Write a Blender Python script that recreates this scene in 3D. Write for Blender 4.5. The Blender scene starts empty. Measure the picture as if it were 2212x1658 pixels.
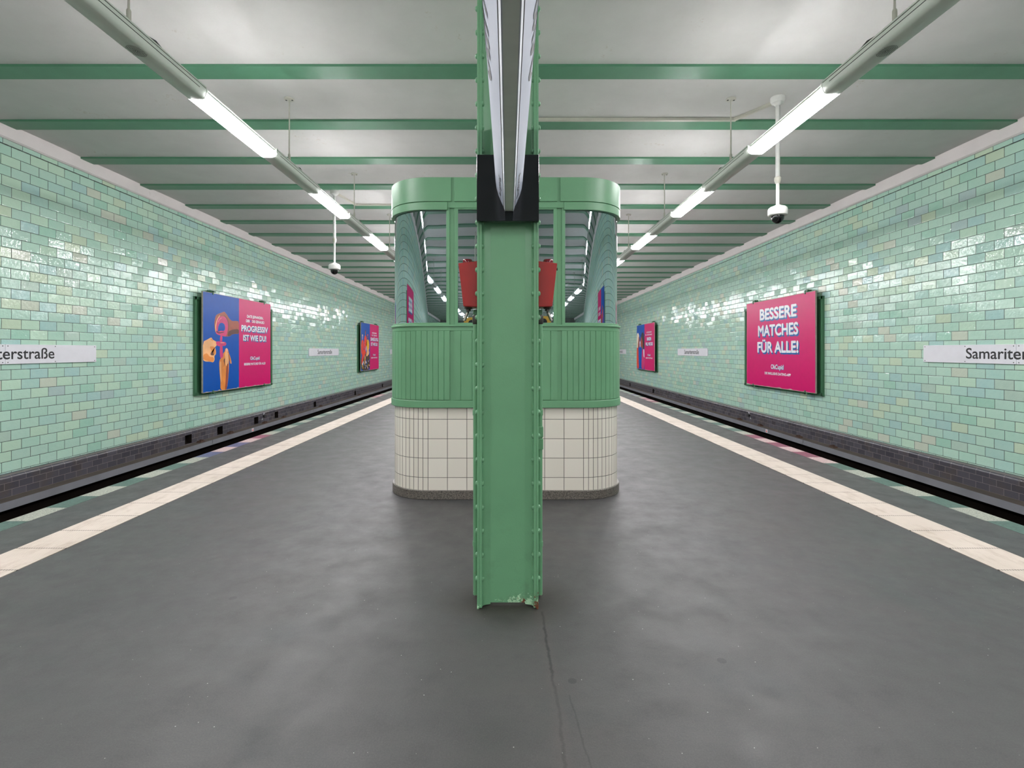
import bpy, bmesh, math, random
from mathutils import Vector
random.seed(7)
PI = math.pi
C = bpy.context.scene.collection
sc = bpy.context.scene

# ------------------------------------------------------------------ camera, world, exposure
cd = bpy.data.cameras.new('camera'); cam = bpy.data.objects.new('camera', cd); C.objects.link(cam)
cam.location = (0, 0, 1.2); cam.rotation_euler = (PI/2, 0, 0)
cd.sensor_fit = 'HORIZONTAL'; cd.sensor_width = 36.0
cd.lens = 36.0*1083/2212
cd.shift_x = 9.0/2212; cd.shift_y = -71.4/2212
cd.clip_start = 0.05; cd.clip_end = 200
sc.camera = cam
w = bpy.data.worlds.new('world'); sc.world = w; w.use_nodes = True
w.node_tree.nodes['Background'].inputs[0].default_value = (0.02, 0.02, 0.02, 1)
sc.view_settings.view_transform = 'Standard'; sc.view_settings.look = 'None'
sc.view_settings.gamma = 1; sc.view_settings.use_curve_mapping = False
sc.view_settings.exposure = 0.0
LAMP = 90.0                      # brightness of the lit diffusers

# hall proportions: everything on walls and ceiling was surveyed in one unit, K turns it into metres
K = 1.0643
def Z(z): return 1.2 + K*(z-1.2)
W = 7.45                         # wall faces at x = +-W
Y0, Y1 = -44.0, 36.0             # ends of the hall
EDGE = 3.54                      # platform edge

# ------------------------------------------------------------------ material helpers
class NT:
    def __init__(s, name):
        s.mat = bpy.data.materials.new(name); s.mat.use_nodes = True
        s.t = s.mat.node_tree; s.n = s.t.nodes; s.b = s.n['Principled BSDF']
    def node(s, typ, **kw):
        n = s.n.new(typ)
        for k, v in kw.items(): setattr(n, k, v)
        return n
    def link(s, a, b): s.t.links.new(a, b)
    def set(s, sock, v):
        if isinstance(v, bpy.types.NodeSocket): s.link(v, sock)
        else: sock.default_value = v
    def m(s, op, a, b=None, c=None, clamp=False):
        n = s.node('ShaderNodeMath', operation=op, use_clamp=clamp)
        for i, v in enumerate((a, b, c)):
            if v is not None: s.set(n.inputs[i], v)
        return n.outputs[0]
    def coord(s, which='Object'):
        return s.node('ShaderNodeTexCoord').outputs[which]
    def sep(s, v):
        n = s.node('ShaderNodeSeparateXYZ'); s.link(v, n.inputs[0]); return n.outputs
    def comb(s, x, y, z=0.0):
        n = s.node('ShaderNodeCombineXYZ')
        for i, v in enumerate((x, y, z)): s.set(n.inputs[i], v)
        return n.outputs[0]
    def noise(s, vec, scale, detail=4, rough=.55):
        n = s.node('ShaderNodeTexNoise'); s.link(vec, n.inputs['Vector'])
        n.inputs['Scale'].default_value = scale; n.inputs['Detail'].default_value = detail
        n.inputs['Roughness'].default_value = rough
        return n.outputs[0]
    def white(s, vec):
        n = s.node('ShaderNodeTexWhiteNoise', noise_dimensions='3D'); s.link(vec, n.inputs['Vector'])
        return n.outputs['Value'], n.outputs['Color']
    def ramp(s, fac, stops, interp='LINEAR'):
        n = s.node('ShaderNodeValToRGB'); s.set(n.inputs[0], fac)
        r = n.color_ramp; r.interpolation = interp
        while len(r.elements) < len(stops): r.elements.new(0.5)
        for e, (p, c) in zip(r.elements, stops):
            e.position = p; e.color = (c[0], c[1], c[2], 1) if not isinstance(c, (int, float)) else (c, c, c, 1)
        return n.outputs[0]
    def mix(s, fac, a, b):
        n = s.node('ShaderNodeMix', data_type='RGBA')
        s.set(n.inputs[0], fac)
        for i, v in ((6, a), (7, b)):
            s.set(n.inputs[i], v if isinstance(v, bpy.types.NodeSocket) else (v[0], v[1], v[2], 1))
        return n.outputs[2]
    def mapr(s, v, a, b, c=0.0, d=1.0):
        n = s.node('ShaderNodeMapRange'); s.set(n.inputs[0], v)
        for i, x in enumerate((a, b, c, d)): n.inputs[i+1].default_value = x
        return n.outputs[0]
    def bump(s, h, dist=1.0, strength=1.0):
        n = s.node('ShaderNodeBump'); n.inputs['Distance'].default_value = dist
        n.inputs['Strength'].default_value = strength; s.link(h, n.inputs['Height'])
        s.link(n.outputs[0], s.b.inputs['Normal'])
    def base(s, v): s.set(s.b.inputs['Base Color'], v if isinstance(v, bpy.types.NodeSocket) else (*v[:3], 1))
    def rough(s, v): s.set(s.b.inputs['Roughness'], v)

def lin(r, g, b):
    f = lambda c: (c/255/12.92) if c/255 <= .04045 else ((c/255+.055)/1.055)**2.4
    return (f(r), f(g), f(b))

def plain(name, col, rough=.5, metal=0.0, var=.06, scale=9.0, spec=.5):
    t = NT(name); v = t.noise(t.coord(), scale, 5)
    k = 1-var; t.base(t.mix(t.mapr(v, .3, .7), [c*k for c in col], [min(1, c*(1+var)) for c in col]))
    t.rough(rough); t.b.inputs['Metallic'].default_value = metal
    t.b.inputs['Specular IOR Level'].default_value = spec
    return t.mat

def paint(name, col, chips=False, rough=.38):
    t = NT(name); co = t.coord()
    v = t.noise(co, 3.0, 6); c = t.mix(t.mapr(v, .3, .7), [x*.93 for x in col], [x*1.06 for x in col])
    fine = t.noise(co, 160, 2)
    if chips:
        geo = t.node('ShaderNodeNewGeometry'); p = t.sep(geo.outputs['Position'])
        n1 = t.m('ADD', t.m('MULTIPLY', t.noise(co, 14, 6, .7), .6), t.m('MULTIPLY', t.noise(co, 70, 5, .8), .4))
        thr = t.m('MINIMUM', t.m('ADD', .51, t.m('MULTIPLY', p[2], 1.0)), .735)
        mask = t.m('MULTIPLY', t.m('SUBTRACT', n1, thr), 40, clamp=True)
        c = t.mix(mask, c, lin(178, 218, 180))
        ed = t.m('MULTIPLY', t.m('GREATER_THAN', t.m('ABSOLUTE', p[0]), .12), .07)
        n2 = t.m('ADD', t.noise(co, 19, 5, .7), ed)
        thr2 = t.m('MINIMUM', t.m('ADD', .60, t.m('MULTIPLY', p[2], .55)), .80)
        c = t.mix(t.m('MULTIPLY', t.m('SUBTRACT', n2, thr2), 40, clamp=True), c, lin(112, 58, 38))
        n3 = t.noise(co, 5, 5, .7)                       # grime rubbed into the lower part
        g = t.m('MULTIPLY', t.mapr(n3, .5, .75), t.mapr(p[2], .0, .5, .55, 0.0))
        c = t.mix(g, c, lin(52, 62, 48))
    t.base(c); t.rough(rough); t.bump(fine, .0012, .5)
    return t.mat

GREEN = lin(101, 152, 114)
M = {}
M['green'] = paint('green_paint', GREEN)
M['green_worn'] = paint('green_paint_worn', GREEN, chips=True)
M['beam_green_shaded'] = paint('green_paint_shaded', lin(86, 140, 110), rough=.4)  # same green paint as the column, weaker light put into its colour
M['frame_green'] = paint('frame_paint', lin(70, 118, 86), rough=.45)

def wall_tiles(name):
    t = NT(name); co = t.coord(); p = t.sep(co)
    TW, TH, zt = .3012, .1517, 4.256
    v = t.m('DIVIDE', t.m('SUBTRACT', zt, p[2]), TH); row = t.m('FLOOR', v)
    off = t.m('MULTIPLY', t.m('FLOORED_MODULO', row, 2.0), .5)
    jit, _ = t.white(t.comb(row, 3.3, 1.7))
    u = t.m('ADD', t.m('ADD', t.m('DIVIDE', p[1], TW), off), t.m('MULTIPLY', jit, .06)); col = t.m('FLOOR', u)
    fu = t.m('SUBTRACT', u, col); fv = t.m('SUBTRACT', v, row)
    cell = t.comb(col, row, t.m('SIGN', p[0]))
    r1, rc = t.white(cell); rr = t.sep(rc)
    # glaze colour: one draw for each tile
    base = t.ramp(r1, [(0, lin(172, 209, 193)), (.22, lin(176, 214, 195)), (.40, lin(166, 208, 189)), (.56, lin(184, 216, 190)),
                       (.68, lin(162, 203, 194)), (.77, lin(156, 196, 196)), (.83, lin(146, 198, 176)),
                       (.88, lin(194, 210, 178)), (.93, lin(170, 194, 180)), (.958, lin(200, 200, 182)), (.985, lin(164, 184, 188))], 'CONSTANT')
    base = t.mix(.3, base, lin(186, 216, 202)); cl = t.noise(co, 9, 4); base = t.mix(t.mapr(cl, .3, .7), base, t.mix(.16, base, lin(205, 225, 205)))
    # mortar joint mask in metres
    du = t.m('MULTIPLY', t.m('MINIMUM', fu, t.m('SUBTRACT', 1.0, fu)), TW)
    dv = t.m('MULTIPLY', t.m('MINIMUM', fv, t.m('SUBTRACT', 1.0, fv)), TH)
    d = t.m('MINIMUM', du, dv)
    wob = t.m('MULTIPLY', t.m('SUBTRACT', t.noise(co, 14, 3), .5), .003)
    face = t.mapr(t.m('ADD', d, wob), .0030, .0052)
    face = t.m('MINIMUM', t.m('MAXIMUM', face, 0.0), 1.0)
    t.base(t.mix(face, lin(74, 82, 77), base))
    t.rough(t.mapr(face, 0, 1, .8, .06))
    t.b.inputs['Specular IOR Level'].default_value = .55
    # each tile is set slightly askew and its glaze is wavy
    tilt = t.m('ADD', t.m('MULTIPLY', t.m('MULTIPLY', t.m('SUBTRACT', rr[0], .5), fu), TW*.085),
               t.m('MULTIPLY', t.m('MULTIPLY', t.m('SUBTRACT', rr[1], .5), fv), TH*.10))
    wave = t.m('MULTIPLY', t.noise(co, 21, 2), .0036)
    edge = t.m('MULTIPLY', t.m('MINIMUM', d, .012), .12)
    t.bump(t.m('ADD', t.m('ADD', tilt, wave), edge), 1.0, 1.0)
    return t.mat
M['tiles'] = wall_tiles('glazed_mint_tiles')

def dark_tiles():
    t = NT('dark_glazed_brick'); co = t.coord(); p = t.sep(co)
    TW, TH = .22, .103
    v = t.m('DIVIDE', t.m('SUBTRACT', p[2], -.62), TH); row = t.m('FLOOR', v)
    u = t.m('ADD', t.m('DIVIDE', p[1], TW), t.m('MULTIPLY', t.m('FLOORED_MODULO', row, 2.0), .5)); col = t.m('FLOOR', u)
    fu = t.m('SUBTRACT', u, col); fv = t.m('SUBTRACT', v, row)
    r1, _ = t.white(t.comb(col, row, 0.5))
    d = t.m('MINIMUM', t.m('MULTIPLY', t.m('MINIMUM', fu, t.m('SUBTRACT', 1.0, fu)), TW), t.m('MULTIPLY', t.m('MINIMUM', fv, t.m('SUBTRACT', 1.0, fv)), TH))
    face = t.mapr(d, .002, .0035)
    c = t.mix(r1, lin(68, 67, 74), lin(86, 84, 91))
    n = t.noise(co, 3, 6); c = t.mix(t.mapr(n, .5, .75, 0, .6), c, lin(88, 78, 70))
    t.base(t.mix(face, lin(118, 110, 108), c)); t.rough(t.mapr(face, 0, 1, .8, .22))
    wave = t.m('MULTIPLY', t.noise(co, 18, 2), .0015)
    t.bump(t.m('ADD', wave, t.m('MULTIPLY', t.m('MINIMUM', d, .006), .2)))
    return t.mat
M['dark_tiles'] = dark_tiles()

def plaster(name, col, stains=False, rough=.75):
    t = NT(name); co = t.coord(); n = t.noise(co, 2.2, 7, .6)
    c = t.mix(t.mapr(n, .3, .7), [x*.95 for x in col], [min(1, x*1.03) for x in col])
    if stains:
        a = t.noise(co, 1.1, 6, .65); b = t.noise(co, 14, 6, .75)
        mk = t.m('MULTIPLY', t.mapr(a, .58, .64), t.mapr(b, .56, .66), clamp=True)
        c = t.mix(t.m('MULTIPLY', t.m('MINIMUM', t.m('MAXIMUM', mk, 0.0), 1.0), .55), c, lin(165, 145, 118))
    t.base(c); t.rough(rough); t.bump(t.noise(co, 55, 4), .002, .35)
    return t.mat
M['ceiling'] = plaster('ceiling_plaster', lin(204, 203, 200), True)
M['cornice'] = plaster('cornice_plaster', lin(222, 216, 214), True, .6)

def asphalt():
    t = NT('mastic_asphalt'); co = t.coord(); p = t.sep(co)
    big = t.noise(co, .9, 7, .62); mid = t.noise(co, 5.5, 6, .65); grain = t.noise(co, 190, 4, .75)
    c = t.ramp(t.m('ADD', t.m('MULTIPLY', big, .6), t.m('MULTIPLY', t.noise(t.comb(t.m('MULTIPLY', p[0], .6), t.m('MULTIPLY', p[1], 2.4), 0.0), 2.2, 8, .7), .4)), [(.3, lin(56, 56, 57)), (.5, lin(65, 65, 65)), (.68, lin(71, 69, 68))])
    c = t.mix(t.mapr(mid, .55, .8, 0, .35), c, lin(48, 49, 51))
    c = t.mix(t.mapr(t.noise(co, 1.7, 5), .55, .7, 0, .35), c, lin(54, 62, 65))
    c = t.mix(t.mapr(grain, .42, .68, 0, .42), c, lin(88, 87, 85))
    # trodden gum and grit
    vo = t.node('ShaderNodeTexVoronoi'); t.link(co, vo.inputs['Vector']); vo.inputs['Scale'].default_value = 3.2
    sp = t.sep(vo.outputs['Color'])
    gum = t.m('MULTIPLY', t.m('LESS_THAN', t.m('ADD', vo.outputs['Distance'], t.m('MULTIPLY', mid, .05)), .085), t.m('GREATER_THAN', sp[0], .62))
    c = t.mix(t.m('MULTIPLY', gum, .5), c, lin(35, 35, 37))
    vo2 = t.node('ShaderNodeTexVoronoi'); t.link(co, vo2.inputs['Vector']); vo2.inputs['Scale'].default_value = 48
    s2 = t.sep(vo2.outputs['Color'])
    grit = t.m('MULTIPLY', t.m('LESS_THAN', vo2.outputs['Distance'], t.m('MULTIPLY', s2[1], .095)), t.m('GREATER_THAN', s2[0], .80))
    c = t.mix(t.m('MULTIPLY', grit, .8), c, lin(185, 185, 180))
    # crack running from the column foot towards the viewer, a fainter one beside it
    def crack(x0, slope, y_hi, wid, amp, f, k):
        yy = t.comb(0.0, p[1], 7.0*k)
        wv = t.m('MULTIPLY', t.m('SUBTRACT', t.noise(yy, f, 5, .7), .5), amp)
        cx = t.m('ADD', t.m('ADD', x0, t.m('MULTIPLY', t.m('SUBTRACT', 2.3, p[1]), slope)), wv)
        d = t.m('ABSOLUTE', t.m('SUBTRACT', p[0], cx))
        mm = t.mapr(t.m('ADD', d, t.m('MULTIPLY', t.m('SUBTRACT', t.noise(co, 45, 3), .5), wid*1.6)), wid, wid*.2)
        mm = t.m('MULTIPLY', t.m('MINIMUM', t.m('MAXIMUM', mm, 0.0), 1.0), t.m('LESS_THAN', p[1], y_hi))
        return t.m('MULTIPLY', mm, t.m('GREATER_THAN', p[1], -1.0))
    k1 = crack(.158, .015, 2.31, .008, .04, 5, 1); k2 = crack(.17, .08, 1.75, .004, .03, 4, 2)
    halo = crack(.155, .015, 2.31, .035, .04, 5, 1)
    c = t.mix(t.m('MULTIPLY', halo, .3), c, lin(82, 76, 74))
    c = t.mix(t.m('MULTIPLY', k1, t.mapr(p[1], 1.75, 1.95, .35, .8)), c, lin(26, 26, 28)); c = t.mix(t.m('MULTIPLY', k2, .4), c, lin(32, 32, 34))
    # dirt collected round the column foot
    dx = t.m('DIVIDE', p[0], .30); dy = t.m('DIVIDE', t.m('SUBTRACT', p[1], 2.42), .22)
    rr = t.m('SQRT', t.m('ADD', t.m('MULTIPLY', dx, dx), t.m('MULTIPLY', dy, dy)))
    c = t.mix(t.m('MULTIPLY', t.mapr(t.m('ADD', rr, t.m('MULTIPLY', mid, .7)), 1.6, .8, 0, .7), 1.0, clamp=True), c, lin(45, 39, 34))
    t.base(c); t.rough(t.mapr(mid, .3, .7, .40, .58)); t.b.inputs['Specular IOR Level'].default_value = .45
    t.bump(t.m('ADD', t.m('MULTIPLY', grain, .0007), t.m('MULTIPLY', mid, .003)), 1.0, .6)
    return t.mat
M['asphalt'] = asphalt()

def tactile():
    t = NT('ribbed_cream_paving'); co = t.coord(); p = t.sep(co)
    n = t.noise(co, 2.0, 7, .65); c = t.mix(t.mapr(n, .35, .7), lin(200, 189, 178), lin(186, 175, 163))
    st = t.noise(t.comb(t.m('MULTIPLY', p[0], 3.0), p[1], 0.0), 3.5, 6, .7)
    c = t.mix(t.mapr(st, .50, .72, 0, .6), c, lin(142, 124, 106))
    rib = t.m('SINE', t.m('MULTIPLY', p[0], 2*PI/.0149))
    fy = t.m('FLOORED_MODULO', t.m('SUBTRACT', p[1], 3.041), .3015)
    dj = t.m('MINIMUM', fy, t.m('SUBTRACT', .3015, fy))
    dots = t.m('MULTIPLY', t.m('LESS_THAN', dj, .0065), t.m('GREATER_THAN', rib, -.1))
    c = t.mix(t.m('MULTIPLY', dots, .85), c, lin(50, 44, 38))
    c = t.mix(t.mapr(rib, -.4, -1.0, 0, .18), c, lin(130, 116, 100))
    t.base(c); t.rough(.6); t.bump(t.m('MULTIPLY', rib, .0008))
    return t.mat
M['tactile'] = tactile()

def speck(name, a, b, thr=.5, rough=.45, scale=70):
    t = NT(name); co = t.coord(); v = t.node('ShaderNodeTexVoronoi'); t.link(co, v.inputs['Vector']); v.inputs['Scale'].default_value = scale
    s = t.sep(v.outputs['Color']); k = t.mapr(s[0], thr-.25, thr+.25)
    t.base(t.mix(k, a, b)); t.rough(rough); return t.mat
M['terr_green'] = speck('terrazzo_green', lin(62, 84, 78), lin(76, 100, 92), .5)
M['terr_light'] = speck('terrazzo_light', lin(108, 112, 104), lin(164, 166, 154), .35, scale=210)
M['terr_pink'] = speck('terrazzo_pink', lin(146, 122, 122), lin(192, 170, 168), .35, scale=210)
M['terr_dkpink'] = speck('terrazzo_magenta', lin(112, 62, 78), lin(126, 72, 90), .5)
M['terr_blue'] = speck('terrazzo_blue', lin(66, 70, 98), lin(82, 86, 118), .5)
M['granite'] = speck('dark_granite', lin(54, 52, 48), lin(122, 116, 108), .52, .4, 330)
def kiosk_tile():
    t = NT('cream_wall_tile'); uv = t.node('ShaderNodeUVMap', uv_map='tile').outputs[0]; p = t.sep(uv)
    sz = t.sep(t.node('ShaderNodeUVMap', uv_map='size').outputs[0])
    fu = t.m('FRACT', p[0]); fv = t.m('FRACT', p[1])
    du = t.m('MULTIPLY', t.m('MINIMUM', fu, t.m('SUBTRACT', 1.0, fu)), sz[0])
    dv = t.m('MULTIPLY', t.m('MINIMUM', fv, t.m('SUBTRACT', 1.0, fv)), .1565)
    d = t.m('MINIMUM', du, dv); face = t.mapr(d, .0013, .0024)
    r, _ = t.white(t.comb(t.m('FLOOR', p[0]), t.m('FLOOR', p[1]), 2.0))
    c = t.mix(r, lin(216, 211, 199), lin(222, 217, 206))
    t.base(t.mix(face, lin(74, 70, 66), c)); t.rough(t.mapr(face, 0, 1, .8, .25))
    t.bump(t.m('MULTIPLY', t.m('MINIMUM', d, .004), .4))
    return t.mat
M['kiosk_tile'] = kiosk_tile()
def mirror_pane():
    t = NT('mirrored_pane'); co = t.coord()
    t.base(lin(172, 184, 190)); t.b.inputs['Metallic'].default_value = 1.0
    sc_ = t.noise(co, 60, 6, .8); t.rough(t.mapr(sc_, .64, .8, .012, .2))
    t.bump(t.m('MULTIPLY', t.noise(co, 1.6, 1), .0015))
    return t.mat
M['mirror'] = mirror_pane()

M['ledge'] = plain('grey_cover_paint', lin(124, 125, 131), .5, var=.12, scale=2)
M['ledge_top'] = plain('dusty_brown_top', lin(76, 68, 62), .8, var=.15, scale=3)
M['pit_shade'] = plain('shade_black_concrete', lin(30, 25, 22), .95, var=.3, scale=2, spec=.1)  # near-black colour stands in for the shade of the pit and recesses
M['ballast'] = speck('dark_ballast', lin(20, 17, 15), lin(42, 36, 32), .5, .95, 18)
M['steel'] = plain('worn_rail_steel', lin(92, 84, 80), .35, 1.0)
M['endwall'] = plain('end_wall_paint', lin(120, 124, 118), .8)
M['lamp_white'] = plain('fixture_enamel', lin(206, 212, 202), .35, var=.03)
M['lamp_dark'] = plain('fixture_gap', lin(50, 52, 50), .6)
M['rod'] = plain('rod_paint', lin(196, 194, 182), .45)
M['white'] = plain('white_enamel', lin(226, 226, 232), .22, var=.02)
M['black'] = plain('black_lettering', lin(24, 26, 28), .5)
M['black_gloss'] = plain('black_gloss_panel', lin(20, 24, 28), .12, var=.1)
M['cam_white'] = plain('camera_housing', lin(222, 222, 218), .4)
M['dome'] = plain('smoked_dome', lin(14, 14, 16), .06)
M['red'] = plain('red_box_paint', lin(150, 16, 11), .38, var=.1, scale=14)
M['beacon'] = plain('dark_red_lens', lin(112, 18, 34), .12)
M['dark_metal'] = plain('dark_metal', lin(70, 68, 64), .4, .6)
M['steel_bar'] = plain('bright_bar', lin(150, 146, 140), .3, .9)
M['sign_face'] = plain('sign_face_acrylic', lin(168, 175, 190), .5, var=.015, spec=.25)
M['sign_rim'] = plain('sign_rim', lin(186, 192, 200), .4)
M['sign_under'] = plain('sign_underside', lin(214, 220, 210), .5, var=.08)
M['yellow'] = plain('yellow_panel', lin(232, 178, 60), .4)
M['board_edge'] = plain('board_edge', lin(170, 164, 152), .7, var=.15)
M['pink'] = plain('poster_pink', lin(206, 8, 104), .36, var=.03, spec=.35)
M['blue'] = plain('poster_blue', lin(2, 82, 172), .36, var=.04, spec=.25)
M['skin_dark'] = plain('print_brown', lin(158, 76, 52), .35, var=.25, scale=3)
M['skin_light'] = plain('print_peach', lin(240, 180, 124), .35, var=.15, scale=3)
M['skin_orange'] = plain('print_orange', lin(226, 138, 62), .35, var=.18, scale=3)
M['print_magenta'] = plain('print_magenta', lin(204, 52, 112), .35, var=.1, scale=5)
M['print_crease'] = plain('print_crease', lin(88, 46, 34), .4)
M['print_nail'] = plain('print_nail', lin(240, 178, 150), .3)
M['print_white'] = plain('print_white', lin(232, 234, 240), .3, var=.01)
M['print_dkblue'] = plain('print_dark_blue', lin(22, 96, 160), .3)
M['print_orange_red'] = plain('print_orange_red', lin(226, 66, 44), .35, var=.2)
M['print_blond'] = plain('print_blond', lin(226, 212, 190), .35, var=.1)
M['print_hair'] = plain('print_hair', lin(52, 50, 58), .35, var=.2)
M['print_yellow'] = plain('print_yellow', lin(228, 172, 42), .35, var=.2)
M['print_brown'] = plain('print_dark_brown', lin(74, 56, 44), .35, var=.3)
M['print_lilac'] = plain('print_lilac', lin(176, 156, 206), .35, var=.2)
M['cable'] = plain('black_cable', lin(26, 26, 26), .6)
M['rust'] = plain('rusty_bracket', lin(70, 50, 40), .8, var=.3)
t = NT('lit_diffuser'); t.base((.9, .9, .88)); t.rough(.4)
t.b.inputs['Emission Color'].default_value = (1.0, .966, .99, 1); t.b.inputs['Emission Strength'].default_value = LAMP
M['diffuser'] = t.mat

# ------------------------------------------------------------------ mesh helpers
class MB:
    def __init__(s): s.v = []; s.f = []; s.mi = []; s.cur = 0; s.uv = None
    def mat(s, i): s.cur = i; return s
    def quad(s, a, b, c, d): s.poly((a, b, c, d))
    def poly(s, pts):
        n = len(s.v); s.v += [tuple(p) for p in pts]; s.f.append(tuple(range(n, n+len(pts)))); s.mi.append(s.cur)
    def box(s, x0, x1, y0, y1, z0, z1):
        n = len(s.v)
        s.v += [(x, y, z) for z in (z0, z1) for y in (y0, y1) for x in (x0, x1)]
        for f in ((0, 2, 3, 1), (4, 5, 7, 6), (0, 1, 5, 4), (2, 6, 7, 3), (0, 4, 6, 2), (1, 3, 7, 5)):
            s.f.append(tuple(n+i for i in f)); s.mi.append(s.cur)
        return s
    def prism(s, poly, fn, a, b, caps=True):
        """extrude a 2D outline; fn(u, v, t) gives the point"""
        n = len(s.v); k = len(poly)
        s.v += [tuple(fn(u, v, a)) for u, v in poly] + [tuple(fn(u, v, b)) for u, v in poly]
        for i in range(k):
            j = (i+1) % k; s.f.append((n+i, n+j, n+k+j, n+k+i)); s.mi.append(s.cur)
        if caps:
            s.f.append(tuple(n+i for i in reversed(range(k)))); s.f.append(tuple(n+k+i for i in range(k))); s.mi += [s.cur]*2
        return s
    def lathe(s, prof, cen=(0, 0, 0), axis='z', seg=24):
        n = len(s.v); cx, cy, cz = cen
        for r, h in prof:
            for i in range(seg):
                a = 2*PI*i/seg; u, v = r*math.cos(a), r*math.sin(a)
                s.v.append({'z': (cx+u, cy+v, cz+h), 'x': (cx+h, cy+u, cz+v), 'y': (cx+u, cy+h, cz+v)}[axis])
        for j in range(len(prof)-1):
            for i in range(seg):
                a = n+j*seg+i; b = n+j*seg+(i+1) % seg
                s.f.append((a, b, b+seg, a+seg)); s.mi.append(s.cur)
        s.f.append(tuple(n+i for i in reversed(range(seg)))); m = n+(len(prof)-1)*seg
        s.f.append(tuple(m+i for i in range(seg))); s.mi += [s.cur]*2
        return s
    def tube(s, pts, r, seg=10):
        pts = [Vector(p) for p in pts]; n = len(s.v); up = Vector((0.13, 0.31, 0.94))
        for i, p in enumerate(pts):
            d = (pts[min(i+1, len(pts)-1)]-pts[max(i-1, 0)]).normalized()
            a = d.cross(up).normalized(); b = d.cross(a)
            for k in range(seg):
                q = p + r*(math.cos(2*PI*k/seg)*a + math.sin(2*PI*k/seg)*b); s.v.append(tuple(q))
        for j in range(len(pts)-1):
            for i in range(seg):
                a = n+j*seg+i; b = n+j*seg+(i+1) % seg
                s.f.append((a, b, b+seg, a+seg)); s.mi.append(s.cur)
        s.f.append(tuple(n+i for i in reversed(range(seg)))); m = n+(len(pts)-1)*seg
        s.f.append(tuple(m+i for i in range(seg))); s.mi += [s.cur]*2
        return s
    def build(s, name, mats, parent=None, origin=(0, 0, 0), smooth=False, bevel=0, kind=None):
        me = bpy.data.meshes.new(name)
        me.from_pydata([(x-origin[0], y-origin[1], z-origin[2]) for x, y, z in s.v], [], s.f)
        if not isinstance(mats, (list, tuple)): mats = [mats]
        for m_ in mats: me.materials.append(M[m_] if isinstance(m_, str) else m_)
        me.polygons.foreach_set('material_index', s.mi)
        bm = bmesh.new(); bm.from_mesh(me)
        bmesh.ops.remove_doubles(bm, verts=bm.verts, dist=1e-5)
        bmesh.ops.recalc_face_normals(bm, faces=bm.faces); bm.to_mesh(me); bm.free()
        if smooth:
            me.polygons.foreach_set('use_smooth', [True]*len(me.polygons)); me.set_sharp_from_angle(angle=math.radians(38))
        me.update()
        o = bpy.data.objects.new(name, me); C.objects.link(o); o.location = origin
        if parent: o.parent = parent
        if bevel:
            b = o.modifiers.new('bevel', 'BEVEL'); b.width = bevel; b.segments = 2; b.limit_method = 'ANGLE'
            b.harden_normals = False
        if kind: o['kind'] = kind
        return o

def tag(o, label, cat, group=None):
    o['label'] = label; o['category'] = cat
    if group: o['group'] = group
    return o
def thing(name, label, cat, loc=(0, 0, 0), rot=(0, 0, 0), group=None):
    o = bpy.data.objects.new(name, None); C.objects.link(o); o.location = loc; o.rotation_euler = rot
    o.empty_display_size = .1
    return tag(o, label, cat, group)
def dup(root, loc, label, rot=None):
    r = root.copy(); C.objects.link(r); r.location = loc; r['label'] = label
    if rot: r.rotation_euler = rot
    for ch in list(root.children):
        c = ch.copy(); C.objects.link(c); c.parent = r
        for g in list(ch.children):
            d = g.copy(); C.objects.link(d); d.parent = c
    return r

def text_mesh(body, bold=0.0):
    cu = bpy.data.curves.new('t', 'FONT'); cu.body = body; cu.size = 1.0; cu.resolution_u = 6
    o = bpy.data.objects.new('t', cu); C.objects.link(o)
    dg = bpy.context.evaluated_depsgraph_get(); dg.update()
    me = bpy.data.meshes.new_from_object(o.evaluated_get(dg))
    bpy.data.objects.remove(o); bpy.data.curves.remove(cu)
    if bold:                                   # heavier strokes: the outline laid down again a little to each side
        vs = [v.co.copy() for v in me.vertices]; fs = [tuple(p.vertices) for p in me.polygons]; V, F = [], []
        for q in range(9):
            a = 2*PI*q/8; dx, dy = (0, 0) if q == 8 else (bold*math.cos(a), bold*math.sin(a)); n = len(V)
            V += [(c.x+dx, c.y+dy, q*.0004) for c in vs]; F += [tuple(n+i for i in f) for f in fs]
        m2 = bpy.data.meshes.new('t'); m2.from_pydata(V, [], F); bpy.data.meshes.remove(me); me = m2
    return me
def lettering(name, body, x0, x1, z0, z1, mat, parent, lift, bold=0.0, cap='H', depth=0.0, map_fn=None, shear=0.0):
    """flat lettering in a parent's local xy plane, fitted to x0..x1 with capitals from z0 to z1"""
    me = text_mesh(body, bold); ref = text_mesh(cap, bold)
    ry = [v.co.y for v in ref.vertices]; by, ty = min(ry), max(ry); bpy.data.meshes.remove(ref)
    xs = [v.co.x for v in me.vertices]; a, b = min(xs), max(xs)
    bm = bmesh.new(); bm.from_mesh(me)
    if map_fn: bmesh.ops.subdivide_edges(bm, edges=[e for e in bm.edges if e.calc_length() > .08], cuts=3)
    for v in bm.verts:
        x = x0 + (v.co.x-a)/(b-a)*(x1-x0); y = z0 + (v.co.y-by)/(ty-by)*(z1-z0); x += shear*(y-z0)
        v.co = Vector(map_fn(x, y)) if map_fn else Vector((x, y, lift+v.co.z*.2))
    bm.to_mesh(me); bm.free(); me.materials.clear(); me.materials.append(M[mat]); me.name = name
    o = bpy.data.objects.new(name, me); C.objects.link(o); o.parent = parent
    if not map_fn:
        pass
    return o
def print_shape(name, pts, mat, parent, lift, holes=None):
    mb = MB(); mb.poly([(x, y, lift) for x, y in pts]); return mb.build(name, mat, parent)

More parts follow.
